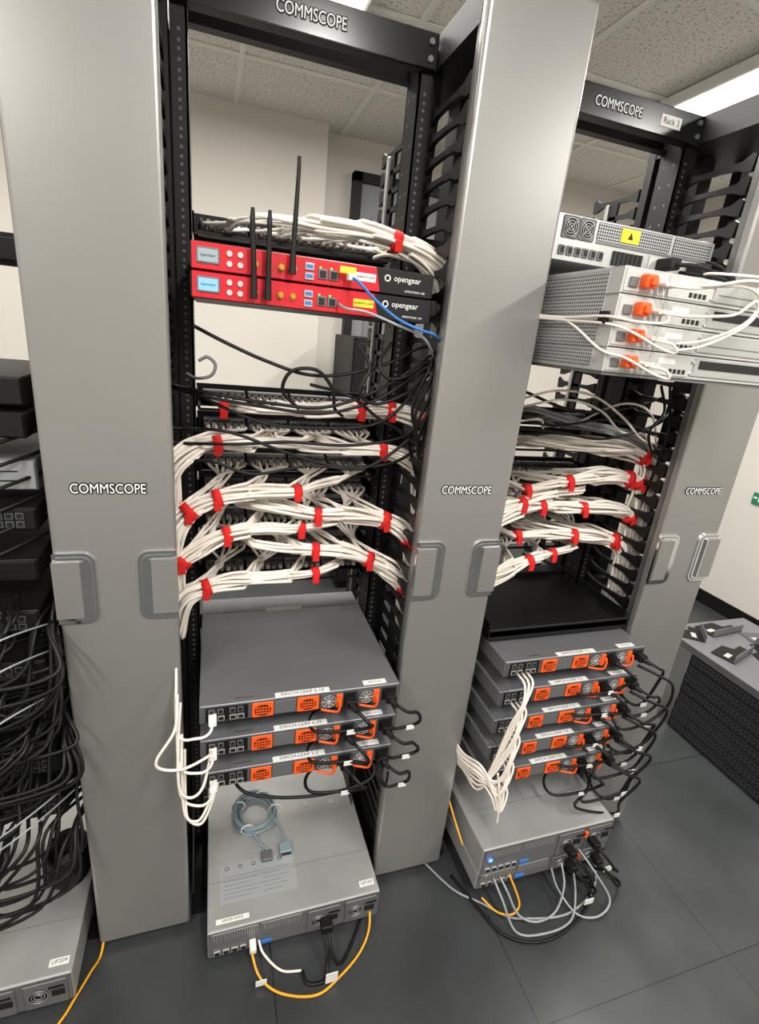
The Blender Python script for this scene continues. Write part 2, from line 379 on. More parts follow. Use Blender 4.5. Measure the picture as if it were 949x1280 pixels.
# deep hanging power-cord loops right of the right-hand stack
b=B()
for i in range(5):
    z=.74-.085*i
    b.tube([(1.09,.88,z),(1.13,.84,z-.01),(1.19+.012*(i%2),.84,z-.05),(1.21-.015*i,.85,z-.13),(1.16,.86,z-.19),(1.08-.02*i,.865,max(z-.2,.27)),(1.07,.9,max(z-.17,.29)),(1.13,1.0,max(z-.16,.28)),(1.17,1.1,max(z-.2,.25))],.004,'black_cable',44)
    b.box(1.15,1.17,.852,.854,z-.197,z-.183,'label_white')
b.done('power_cord')

# ------------------------------------------------------------------ console servers (red)
def console(cx,zt,blue):
    b=B();x0=cx-.218;x1=cx+.222;z0=zt-.0437;y=1.0
    b.box(x0,x1,y+.003,1.3,z0,zt,'black_steel',.001,1)
    b.box(x0,x0+.335,y,y+.004,z0+.001,zt-.001,'red',.001,1)
    b.prism([(x0+.335,z0+.001),(x1,z0+.001),(x1,zt-.001),(x0+.325,zt-.001)],'y',y-.0005,y+.004,'black_plastic')
    b.box(x0+.008,x0+.046,y-.002,y,z0+.01,zt-.008,'galv_dark',.001);b.box(x0+.011,x0+.043,y-.003,y-.002,z0+.013,zt-.011,'lcd_blue' if blue else 'lcd')
    b.text('operator',x0+.027,y-.0034,z0+.023,.007,'ink')
    for xx in (.062,.08):
        for zz in (.014,.03): b.cyl((x0+xx,y,z0+zz),(x0+xx,y-.003,z0+zz),.0048,'btn',12)
    for k,xx in enumerate((.105,.128,.15,.172)):
        b.cyl((x0+xx,y,z0+.02),(x0+xx,y-.009,z0+.02),.0042,'gold',8);b.cyl((x0+xx,y-.001,z0+.02),(x0+xx,y-.003,z0+.02),.006,'gold',6)
    for zz in (.006,.022):
        xx=.192;b.box(x0+xx,x0+xx+.016,y-.003,y,z0+zz,z0+zz+.012,'galv',.0005,1);b.box(x0+xx+.002,x0+xx+.014,y-.0035,y-.003,z0+zz+.003,z0+zz+.009,'blue_cable')
    for xx in (.216,.236):
        b.box(x0+xx,x0+xx+.017,y-.003,y,z0+.01,z0+.027,'galv_dark',.0005,1);b.box(x0+xx+.003,x0+xx+.014,y-.004,y-.003,z0+.012,z0+.024,'port')
        b.box(x0+xx+.002,x0+xx+.005,y-.0035,y-.003,z0+.027,z0+.03,'led_green')
    b.box(x0+.285,x0+.325,y-.001,y,z0+.016,z0+.03,'label_white' if not blue else 'label_yellow');b.text('OOBMGT-ADM',x0+.305,y-.0014,z0+.023,.0055,'ink')
    b.ring((x0+.348,y-.001,z0+.027),.005,.0013,'white_ink');b.text('opengear',x0+.388,y-.001,z0+.028,.0145,'white_ink')
    b.text('OPERATIONS 1100',x0+.405,y-.001,z0+.008,.005,'white_ink')
    for sx in (-1,1):
        xs=cx+.002+sx*.222;b.box(min(xs,xs-sx*.003),max(xs,xs-sx*.003),1.0,PB+.003,z0+.003,zt-.003,'black_steel')
    ears(b,cx,z0+.003,zt-.003)
    def ant(x,z,x2,z2,thin):
        b.cyl((x,y-.01,z-.006),(x,y-.024,z-.006),.006,'black_plastic');b.cyl((x,y-.02,z-.012),(x,y-.02,z+.02),.0065,'black_plastic',10,.0055)
        b.cyl((x,y-.02,z+.02),(x2,y-.022,z2-.02),.0052,'black_plastic',10,.0042 if not thin else .0034);b.cyl((x2,y-.022,z2-.02),(x2,y-.022,z2),.0048 if not thin else .0036,'black_plastic',10,.003)
    if blue:
        ant(.072,1.563,.068,1.69,False);ant(.096,1.563,.096,1.69,False)
    else: ant(.137,1.61,.141,1.775,True)
    return b.done('console_server')
console(R2,1.632,False);console(R2,1.5866,True)
b=B();b.tube([(.24,.993,1.607),(.25,.96,1.6),(.28,.955,1.575),(.33,.958,1.545),(.38,.965,1.53),(.43,.99,1.52),(.47,1.05,1.48),(.48,1.1,1.38)],.0028,'blue_cable',40)
b.tube([(.225,.993,1.56),(.235,.965,1.552),(.27,.96,1.55),(.33,.965,1.535),(.40,.985,1.515),(.46,1.05,1.47)],.0028,'grey_cable',40)
b.box(.222,.252,.982,.984,1.612,1.623,'label_yellow');b.box(.236,.25,.97,.99,1.6,1.612,'label_white',.002);b.done('patch_cord')

# ------------------------------------------------------------------ patch panels
def panel(cx,zc,groups=4):
    b=B();h=.0205
    b.box(cx-.222,cx+.222,1.34,1.349,zc-h-.006,zc+h+.006,'black_steel');b.box(cx-.222,cx+.222,1.29,1.34,zc-h,zc-h+.003,'black_steel')
    b.box(cx-.217,cx+.217,1.245,1.249,zc-h-.004,zc-h+.002,'black_steel')
    for s in (-1,1):
        b.box(cx+s*.215-.003,cx+s*.215+.003,1.245,1.34,zc-h,zc-h+.008,'black_steel')
        b.box(cx+s*.22-.0015,cx+s*.22+.0015,PB,1.34,zc-h,zc+h,'black_steel');xa,xb=sorted((cx+s*.2185,cx+s*.245));b.box(xa,xb,PB,PB+.003,zc-h,zc+h,'black_steel')
    xs=[]
    for g in range(4):
        gx=cx-.205+g*.105
        b.box(gx-.002,gx+.096,1.315,1.34,zc-.013,zc+.015,'galv_dark',.001,1)
        for i in range(6):
            x=gx+.006+i*.0165;xs.append((x+.005,gx+.045))
            b.box(x-.006,x+.0075,1.295,1.316,zc-.01,zc+.009,'jack',.001,1)
            b.box(x-.004,x+.006,1.286,1.296,zc-.007,zc+.005,'label_grey' if i%2 else 'galv_dark',.001,1)
            b.box(x-.004,x+.005,1.292,1.3,zc+.009,zc+.013,'black_plastic')
    b.done('patch_panel');return xs
PZ2=[1.335,1.268,1.178,1.115,1.03,.955,.885]
for z in PZ2: PX2=panel(R2,z)
PZ3=[1.33,1.265,1.175,1.11,1.03,.955]
for z in PZ3: PX3=panel(R3,z)
panel(R2,1.70)
def bundle(path,zp,ports,n,ties,seed,cable='white_cable',r=.0038,tie='red_tie',lead=.035):
    rnd=random.Random(seed);b=B();C=catmull(path,80);d=1 if path[-1][0]>path[0][0] else -1
    NP=len(C);fr=[]
    for i in range(NP):
        t=(C[min(i+1,NP-1)]-C[max(i-1,0)]).normalized();n1=Vector((0,1,0));n1=(n1-t*n1.dot(t))
        n1=n1.normalized() if n1.length>.05 else Vector((0,0,1));fr.append((n1,t.cross(n1)))
    ti=[min(range(2,NP-3),key=lambda q:abs(C[q].x-tx)) for tx in ties]
    def bulge(i):
        # cables spread a little between ties and are pinched at them
        if not ti: return 1.15
        dd=min(abs(i-q) for q in ti);return 1+.38*min(1,dd/9)
    xs=sorted(ports,key=lambda x:d*x[0])
    sel=[xs[int(i*(len(xs)-1)/(n-1))] for i in range(n)]
    joins=[]
    for k,(x,gx) in enumerate(sel):
        jx=gx+d*(lead+rnd.uniform(.01,.03));j=0
        while j<NP-10 and d*(C[j].x-jx)<0: j+=1
        joins.append(j)
        rad=r*.98*math.sqrt(k+.3);th=k*2.399963;tw=rnd.uniform(-1.3,1.3);ph=rnd.uniform(0,6);am=rnd.uniform(.05,.28)
        pts=[]
        for i in range(j,NP):
            a=th+tw*(i-j)/NP+.3*math.sin(i*.12+k);q=rad*bulge(i)*(1+am*math.sin(i*.17+ph));n1,n2=fr[i]
            pts.append(C[i]+n1*math.cos(a)*q+n2*math.sin(a)*q)
        s=Vector((x,1.288,zp));e=pts[0];jt=lambda q:Vector((rnd.uniform(-q,q),rnd.uniform(-q,q),rnd.uniform(-q,q)))
        g=Vector((gx+d*.012,1.215,zp+(e.z-zp)*.45-.004))+jt(.007)
        h=Vector((gx+d*.03,1.17,zp+(e.z-zp)*.75))+jt(.006)
        feed=catmull([s,s+Vector((0,-.022,-.002)),g,h,e],18)[:-1]
        b.rawtube(feed+pts,r,cable,6)
    for i in ti:
        cnt=max(4,sum(1 for j in joins if j<=i))
        Rr=r*1.02*math.sqrt(cnt)+r*1.15;t=(C[i+1]-C[i]).normalized()
        b.rawtube([C[i]-t*.009,C[i],C[i]+t*.009],Rr,tie,14)
        e=C[i]+Vector((0,-Rr-.002,-.004));b.box(e.x-.008,e.x+.008,e.y-.001,e.y+.003,e.z-.018,e.z+.004,tie,.001,1)
    return b.done('network_cable_bundle')
bundle([(-.05,1.2,1.70),(.03,1.12,1.697),(.12,1.1,1.70),(.208,1.1,1.70),(.298,1.1,1.702),(.36,1.1,1.695),(.43,1.1,1.675),(.475,1.1,1.64),(.497,1.11,1.57),(.503,1.13,1.43),(.505,1.13,1.25)],1.70,PX2,24,(.365,),1)
bundle([(-.025,1.17,1.325),(.025,1.14,1.336),(.108,1.13,1.337),(.213,1.13,1.341),(.323,1.13,1.347),(.396,1.13,1.349),(.455,1.12,1.338),(.487,1.11,1.30),(.5,1.12,1.2),(.505,1.13,1.0)],1.335,PX2,24,(.02,.323,.396,.468),2)
bundle([(.05,1.15,1.252),(.15,1.15,1.258),(.236,1.13,1.257),(.387,1.13,1.255),(.45,1.12,1.239),(.49,1.11,1.2),(.5,1.12,1.1),(.505,1.12,.9)],1.268,PX2[8:],16,(.387,),3)
bundle([(.34,1.15,1.265),(.236,1.13,1.262),(.11,1.12,1.268),(.012,1.12,1.262),(-.04,1.11,1.247),(-.08,1.10,1.2),(-.09,1.12,1.1)],1.268,PX2[:18],18,(.012,),4)
bundle([(.40,1.15,1.19),(.26,1.13,1.174),(.185,1.11,1.160),(.094,1.11,1.156),(.011,1.11,1.142),(-.048,1.10,1.116),(-.085,1.09,1.06),(-.095,1.11,.95)],1.178,PX2,24,(.185,.011,-.05),5)
bundle([(.0,1.16,1.125),(.15,1.12,1.112),(.235,1.11,1.10),(.32,1.11,1.10),(.404,1.11,1.084),(.46,1.10,1.05),(.49,1.11,.98),(.505,1.12,.8)],1.115,PX2,24,(.235,.404,.47),6)
bundle([(.40,1.16,1.085),(.29,1.13,1.075),(.198,1.11,1.068),(.11,1.11,1.068),(.032,1.11,1.056),(-.03,1.10,1.03),(-.077,1.09,.98),(-.09,1.11,.85)],1.115,PX2,20,(.198,.032,-.065),7)
bundle([(-.02,1.16,1.04),(.07,1.12,1.03),(.15,1.11,1.018),(.234,1.11,1.011),(.31,1.11,1.003),(.367,1.10,.985),(.43,1.10,.95),(.475,1.10,.90),(.495,1.12,.8),(.505,1.12,.65)],1.03,PX2,24,(.234,.367,.476),8)
bundle([(.40,1.15,.995),(.3,1.13,.962),(.238,1.11,.95),(.17,1.11,.943),(.098,1.11,.94),(.04,1.11,.938),(-.015,1.10,.93),(-.065,1.09,.905),(-.09,1.11,.8)],.955,PX2,22,(.238,-.015),9)
# right rack
bundle([(.70,1.17,1.34),(.767,1.15,1.375),(.86,1.13,1.36),(.932,1.12,1.345),(1.04,1.12,1.33),(1.144,1.11,1.30),(1.19,1.11,1.22),(1.2,1.12,1.0)],1.33,PX3,14,(),11,'grey_cable')
bundle([(.68,1.15,1.28),(.768,1.13,1.296),(.9,1.11,1.29),(1.04,1.11,1.288),(1.12,1.11,1.275),(1.17,1.10,1.24),(1.19,1.11,1.1),(1.2,1.11,.9)],1.265,PX3,24,(1.15,),12,r=.004)
bundle([(.67,1.15,1.12),(.763,1.12,1.155),(.84,1.11,1.175),(.921,1.11,1.188),(1.037,1.11,1.205),(1.12,1.11,1.198),(1.165,1.10,1.17),(1.19,1.11,1.0)],1.175,PX3,24,(.80,.921,1.12,1.155),13,r=.0041)
bundle([(1.12,1.15,1.10),(1.02,1.12,1.118),(.93,1.11,1.12),(.85,1.11,1.118),(.76,1.10,1.108),(.69,1.09,1.08),(.65,1.11,1.0)],1.11,PX3,22,(.85,),14,r=.004)
bundle([(.76,1.16,1.12),(.9,1.12,1.115),(.981,1.10,1.115),(1.08,1.10,1.11),(1.15,1.10,1.09),(1.18,1.11,1.03),(1.19,1.11,.85)],1.11,PX3,20,(.981,1.15),15,r=.004)
bundle([(.67,1.16,1.02),(.777,1.12,1.03),(.87,1.11,1.036),(.976,1.11,1.03),(1.08,1.11,1.02),(1.15,1.10,.995),(1.18,1.11,.92),(1.19,1.11,.7)],1.03,PX3,24,(.80,.976,1.12),16,r=.0041)
bundle([(1.12,1.16,1.01),(1.01,1.12,.99),(.921,1.11,.975),(.84,1.10,.96),(.76,1.09,.935),(.69,1.09,.9),(.65,1.1,.8)],.955,PX3,22,(.84,.921,),17,r=.004)
bundle([(1.12,1.16,1.175),(1.0,1.13,1.16),(.88,1.12,1.15),(.78,1.10,1.13),(.70,1.09,1.10),(.66,1.1,1.0)],1.175,PX3[8:],14,(.78,),18,r=.004)

# ------------------------------------------------------------------ loose cables in front of panels
def loose(name,paths,r,m,n=50):
    b=B()
    for P in paths: b.tube(P,r,m,n)
    return b.done(name)
loose('loose_black_cable',[[(-.03,1.08,1.495),(.03,1.05,1.47),(.1,1.04,1.445),(.18,1.04,1.425),(.26,1.05,1.43),(.36,1.06,1.46),(.42,1.08,1.49),(.47,1.12,1.5)],
 [(-.08,1.15,1.37),(-.02,1.08,1.366),(.1,1.05,1.355),(.22,1.04,1.35),(.33,1.05,1.38),(.41,1.06,1.43),(.47,1.08,1.46)],
 [(-.08,1.14,1.378),(-.02,1.08,1.374),(.1,1.05,1.364),(.22,1.04,1.362),(.33,1.05,1.40),(.41,1.06,1.45),(.47,1.08,1.49)],
 [(.17,1.05,1.355),(.135,1.04,1.39),(.15,1.03,1.43),(.2,1.03,1.435),(.235,1.04,1.40),(.245,1.05,1.36),(.27,1.08,1.34)],
 [(-.08,1.12,1.22),(.0,1.07,1.235),(.08,1.05,1.215),(.2,1.05,1.235),(.32,1.05,1.232),(.42,1.07,1.29),(.48,1.1,1.35)],
 [(-.08,1.12,1.26),(.05,1.06,1.275),(.15,1.05,1.285),(.28,1.05,1.282),(.40,1.06,1.30),(.48,1.1,1.33)],
 [(-.08,1.12,1.29),(.03,1.06,1.30),(.15,1.05,1.262),(.26,1.05,1.235),(.38,1.06,1.24),(.47,1.1,1.27)],
 [(-.02,1.1,1.36),(.1,1.07,1.32),(.22,1.06,1.315),(.35,1.07,1.33),(.43,1.08,1.4),(.475,1.1,1.47)],
 [(.28,1.06,1.50),(.31,1.04,1.45),(.29,1.03,1.40),(.33,1.04,1.375),(.40,1.05,1.40),(.46,1.08,1.44)],
 [(.36,1.06,1.50),(.33,1.04,1.46),(.35,1.03,1.43),(.40,1.04,1.44),(.46,1.08,1.47)],
 [(.2,1.1,1.4),(.28,1.07,1.385),(.35,1.07,1.34),(.42,1.08,1.3),(.47,1.1,1.2)]],.0037,'black_cable')
loose('loose_black_cable',[[(.47,1.06+.01*(i%3),1.53+i*.008),(.44+.008*i,1.03,1.46-.015*i),(.415+.008*i,1.04,1.37-.02*i),(.45+.003*i,1.06,1.27-.02*i),(.485,1.1,1.05)] for i in range(11)],.0034,'black_cable')
loose('cable_hook',[[(-.045,1.1,1.405),(-.025,1.05,1.402),(.0,1.04,1.41),(.008,1.04,1.43),(-.006,1.04,1.443),(-.022,1.04,1.435)]],.003,'galv_dark')
loose('loose_white_cable',[[(.70,1.08,1.40),(.78,1.05,1.43),(.88,1.04,1.425),(.98,1.04,1.38),(1.06,1.05,1.33),(1.15,1.08,1.29),(1.19,1.1,1.2)],
 [(.72,1.1,1.38),(.82,1.06,1.41),(.92,1.05,1.39),(1.0,1.05,1.34),(1.1,1.07,1.33),(1.18,1.1,1.25)],
 [(.8,1.1,1.33),(.75,1.05,1.36),(.70,1.07,1.35)],[(.9,1.12,1.34),(.98,1.05,1.41),(1.08,1.05,1.39),(1.16,1.08,1.3)]],.003,'white_cable')
loose('loose_black_cable',[[(1.12,1.08,1.46),(1.1,1.03,1.4),(1.06,1.02,1.35),(1.1,1.04,1.3),(1.17,1.08,1.27)],[(1.15,1.08,1.46),(1.13,1.03,1.36),(1.15,1.05,1.28),(1.18,1.1,1.1)],[(.72,1.1,1.42),(.85,1.06,1.385),(1.0,1.05,1.4),(1.12,1.07,1.43)],
 [(.70,1.1,1.36),(.80,1.06,1.345),(.95,1.05,1.37),(1.08,1.05,1.345),(1.18,1.08,1.33)],[(.70,1.1,1.33),(.82,1.06,1.33),(.95,1.05,1.32),(1.1,1.05,1.36),(1.18,1.08,1.40)]],.0037,'black_cable')

# ------------------------------------------------------------------ servers
def server(cx,yf,zt,h,depth,name='rack_server',led=False,lab='UP103'):
    b=B();x0,x1=cx-.22,cx+.22;z0=zt-h
    b.box(x0,x1,yf,yf+depth,z0,zt,'galv',.002,1)
    b.box(x0+.002,x1-.002,yf-.002,yf,z0+.002,zt-.002,'galv_dark')
    b.box(x0+.004,x1-.004,yf+.12,yf+.1208,zt,zt+.0008,'galv_dark')
    b.box(x0+.004,x1-.004,yf+.002,yf+.004,zt,zt+.002,'galv_light')
    for (dx,dy) in ((.19,.3),(.29,.31),(.37,.3),(.12,.45),(.33,.48)):
        b.ring((x0+dx,yf+dy,zt+.0004),.011,.0012,'galv_light','z',16,4);b.cyl((x0+dx,yf+dy,zt),(x0+dx,yf+dy,zt+.0006),.0095,'galv_light',16)
    if not led:
        b.box(x0+.03,x0+.23,yf+.06,yf+.165,zt+.0002,zt+.0007,'label_grey')
        for i in range(6):
            b.box(x0+.04,x0+.04+.07+.02*(i%3),yf+.072+i*.011,yf+.0728+i*.011,zt+.0008,zt+.001,'galv_dark')
            b.box(x0+.14,x0+.14+.05+.02*(i%2),yf+.072+i*.011,yf+.0728+i*.011,zt+.0008,zt+.001,'galv_dark')
        for i in range(5): b.ring((x0+.05+i*.035,yf+.152,zt+.001),.005,.0008,'ink','z',8,4)
        b.box(x0+.02,x0+.1,yf+.015,yf+.027,zt+.0002,zt+.0008,'label_white');b.text('SERVER NODE',x0+.06,yf+.021,zt+.0011,.008,'ink',face='z')
        b.box(x1-.05,x1-.01,yf+.02,yf+.036,zt+.0002,zt+.0008,'label_white');b.text(lab,x1-.03,yf+.028,zt+.0011,.012,'ink',face='z')
    b.box(x0+.01,x0+.12,yf-.004,yf-.002,zt-.03,zt-.006,'perf_face');b.box(x0+.13,x0+.23,yf-.004,yf-.002,zt-.03,zt-.006,'perf_face')
    for i in range(5): b.box(x0+.014+i*.021,x0+.03+i*.021,yf-.006,yf-.002,z0+.008,z0+.022,'galv',.0006,1);b.box(x0+.016+i*.021,x0+.028+i*.021,yf-.0065,yf-.006,z0+.01,z0+.02,'port')
    b.box(x0+.125,x0+.155,yf-.006,yf-.002,z0+.008,z0+.02,'blue_cable',.001,1)
    for px in (.245,.345):
        b.box(x0+px,x0+px+.085,yf-.006,yf-.002,z0+.004,zt-.006,'galv_dark',.002,1)
        c=(x0+px+.028,yf-.0065,(z0+zt)/2);rr=min(.019,h*.22);b.cyl((c[0],yf-.0062,c[2]),(c[0],yf-.007,c[2]),rr,'port',18)
        for q in (1,.7,.4): b.ring((c[0],yf-.008,c[2]),rr*q,.0008,'galv',n=16,k=4)
        b.box(x0+px+.054,x0+px+.08,yf-.008,yf-.006,c[2]-.01,c[2]+.01,'port',.001,1)
        b.box(x0+px+.052,x0+px+.082,yf-.016,yf-.013,zt-.014,zt-.011,'black_plastic')
    if led:
        b.box(x0+.02,x0+.03,yf-.007,yf-.004,z0+.05,z0+.057,'led_blue' if h>.08 else 'galv');b.box(x0+.33,x0+.34,yf-.014,yf-.006,zt-.03,zt-.01,'orange',.001,1)
    ears(b,cx,z0+.004,zt-.004,'galv_dark')
    return b.done(name)
server(R2+.01,.875,.108,.088,.70,lab='UP103')
server(R1-.0,.87,.108,.088,.70,lab='UP209')
server(R3+.016,.834,.225,.09,.68,led=True)
server(R3+.016,.838,.132,.06,.66,led=True)
b=B()
for i in range(11):
    rr=.05+.012*random.random();cx,cy=.115+random.uniform(-.008,.008),1.17+random.uniform(-.008,.008);P=[]
    for a in range(0,361,24):
        t=math.radians(a);P.append((cx+rr*math.cos(t),cy+rr*1.1*math.sin(t),.1135+i*.0028+.003*math.sin(t*2+i)))
    b.tube(P,.0027,'bluegrey_cable',36)
for a in (0,1.2,2.6,4.2):
    c=Vector((.115+.056*math.cos(a),1.17+.06*math.sin(a),.126));b.ring(c,.018,.0022,'white_cable','y',14,5)
b.tube([(.16,1.14,.13),(.18,1.1,.125),(.19,1.06,.12)],.0027,'bluegrey_cable',12);b.tube([(.1,1.11,.13),(.12,1.07,.12),(.14,1.05,.118)],.0027,'bluegrey_cable',12)
b.box(.17,.205,1.03,1.062,.109,.123,'bluegrey_cable',.003);b.box(.174,.201,1.02,1.03,.111,.121,'chrome',.001);b.box(.12,.15,1.02,1.05,.109,.121,'galv_dark',.003)
b.done('console_cable_coil')
loose('yellow_patch_cord',[[(.085,.868,.05),(.083,.84,.045),(.1,.8,.02),(.147,.765,.006),(.226,.742,.006),(.29,.765,.006),(.35,.8,.012),(.385,.84,.03),(.40,.9,.05),(.43,1.02,.06)]],.0032,'yellow_cable')
b=B();b.box(.077,.093,.845,.872,.04,.056,'label_white',.002);b.tube([(.1,.868,.05),(.11,.84,.04),(.15,.81,.012),(.2,.8,.006)],.003,'white_cable',20);b.box(.087,.113,.79,.792,.012,.03,'label_white');b.done('patch_cord')
b=B();b.box(.255,.285,.838,.87,.05,.075,'black_plastic',.004);b.tube([(.27,.84,.062),(.272,.815,.05),(.262,.79,.015),(.25,.765,.006),(.21,.77,.005),(.2,.8,.005)],.0045,'black_cable',26);b.box(.25,.28,.755,.757,.012,.045,'label_white')
b.tube([(.27,.84,.062),(.28,.8,.03),(.3,.79,.008),(.36,.86,.006),(.44,.98,.006)],.004,'black_cable',26);b.done('power_cord')
loose('power_cord',[[(.02,1.05,.52),(.05,.93,.50),(.12,.90,.485),(.22,.89,.475),(.32,.89,.48),(.37,.9,.50),(.36,.93,.54)],[(.38,.93,.5),(.40,.9,.46),(.43,.95,.42),(.47,1.05,.40)]],.004,'black_cable')
loose('white_patch_cord',[[(.0,.9,.735-k*.089),(-.01,.87,.72-k*.089),(-.035,.86,.72-k*.089),(-.07,.88,.72-k*.08),(-.075,.95,.80-k*.08),(-.08,1.1,.85-k*.08)] for k in (0,1,2)]+
 [[(-.07,.9,.80),(-.075,.87,.74),(-.11,.86,.68),(-.10,.86,.655),(-.06,.86,.648),(-.015,.87,.66),(-.006,.9,.645)],
  [(-.065,.9,.78),(-.07,.87,.7),(-.07,.86,.6),(-.05,.86,.568),(-.025,.87,.58),(-.008,.9,.64)],
  [(-.065,.9,.7),(-.065,.87,.6),(-.06,.86,.52),(-.035,.86,.5),(-.015,.87,.53),(.0,.9,.557)],
  [(-.06,.9,.66),(-.06,.87,.56),(-.055,.86,.51),(-.03,.86,.49),(-.01,.875,.52),(.005,.9,.555)]],.003,'white_cable',44)
b=B()
for k in range(3): b.box(-.012,.004,.88,.905,.725-k*.089,.739-k*.089,'label_white',.002)
b.done('cable_connector')
ps=[]
for k in range(5):
    z=.745-k*.089
    for q in range(3):
        o=.004*q
        ps.append([(.725+.014*q,.9,z),(.725+.012*q,.865,z-.005),(.72+o,.85,z-.05),(.70+o*2,.855,max(z-.12,.40)),(.675-.003*k,.88,.43+.012*k-.014*q),(.655-.004*k,.95,.42+.012*k-.01*q),(.64,1.05,.40+.02*k)])
ps.append([(.70,.86,.47),(.71,.85,.41),(.72,.85,.36),(.725,.85,.30)]);ps.append([(.66,.9,.44),(.69,.86,.40),(.71,.85,.35)])
loose('white_patch_cord',ps,.0031,'white_cable',44)
b=B();b.box(R3-.215,R3+.235,.985,1.35,.798,.818,'black_steel',.002,1);b.box(R3-.215,R3+.235,.985,.99,.79,.822,'black_plastic',.001,1);ears(b,R3,.79,.83)
for s in (-1,1): b.box(R3+s*.22+.006,R3+s*.22+.010,.99,1.35,.79,.84,'black_steel')
b.done('rack_shelf')
# ------------------------------------------------------------------ right rack: top equipment
def top_server():
    b=B();x0,x1=R3-.215,R3+.225;y=1.036;z0,zt=1.70,1.79
    b.box(x0,x1,y,1.45,z0,zt,'galv_dark',.002,1);b.box(x0+.002,x1-.002,y-.002,y,z0+.002,zt-.002,'galv')
    for i,xx in enumerate((.04,.082)):
        b.box(x0+xx-.02,x0+xx+.02,y-.004,y-.002,zt-.046,zt-.004,'galv_dark',.002,1);c=(x0+xx,y-.006,zt-.025)
        b.cyl((c[0],y-.004,c[2]),(c[0],y-.0048,c[2]),.017,'port',18)
        for q in (.017,.012,.007): b.ring((c[0],y-.006,c[2]),q,.0008,'galv_light',n=18,k=4)
        for a in (45,135):
            dx,dz=.018*math.cos(math.radians(a)),.018*math.sin(math.radians(a));b.cyl((c[0]-dx,y-.006,c[2]-dz),(c[0]+dx,y-.006,c[2]+dz),.0008,'galv_light',4)
    b.box(x0+.11,x1-.13,y-.004,y-.002,zt-.04,zt-.005,'perf_face');b.box(x0+.11,x1-.01,y-.004,y-.002,zt-.046,zt-.042,'galv_dark')
    b.box(x0+.17,x0+.22,y-.0055,y-.004,zt-.035,zt-.008,'label_yellow');b.prism([(x0+.188,zt-.028),(x0+.202,zt-.028),(x0+.195,zt-.014)],'y',y-.006,y-.0055,'ink')
    b.box(x1-.12,x1-.01,y-.004,y-.002,zt-.04,zt-.005,'perf_face')
    for i in range(6): b.box(x0+.02+i*.02,x0+.035+i*.02,y-.006,y-.002,z0+.012,z0+.03,'galv_dark',.001,1);b.box(x0+.023+i*.02,x0+.032+i*.02,y-.0065,y-.006,z0+.015,z0+.027,'port')
    for i in range(7): b.box(x0+.16+i*.012,x0+.168+i*.012,y-.006,y-.002,z0+.008,z0+.036,'port')
    for px in (.26,.35): b.box(x0+px,x0+px+.07,y-.005,y-.002,z0+.006,z0+.04,'galv_light',.001,1);b.box(x0+px+.02,x0+px+.045,y-.007,y-.005,z0+.01,z0+.034,'port',.001,1)
    b.box(x0+.279,x0+.309,y-.05,y-.004,z0+.012,z0+.036,'black_plastic',.004);b.box(x0+.368,x0+.398,y-.05,y-.004,z0+.012,z0+.036,'black_plastic',.004)
    ears(b,R3,z0,zt);return b.done('rack_server')
top_server()
loose('power_cord',[[(.97,1.0,1.722),(.99,.96,1.72),(1.03,.95,1.715),(1.08,.97,1.70),(1.13,1.03,1.68),(1.18,1.12,1.6)],[(1.06,1.0,1.722),(1.08,.96,1.715),(1.11,.96,1.70),(1.14,1.02,1.66),(1.18,1.1,1.5)],
  [(1.12,1.1,1.76),(1.10,.98,1.73),(1.13,1.0,1.68),(1.17,1.1,1.62)],[(1.0,1.0,1.71),(1.04,.93,1.70),(1.1,.94,1.69),(1.15,1.0,1.72),(1.18,1.1,1.7)]],.0045,'black_cable')
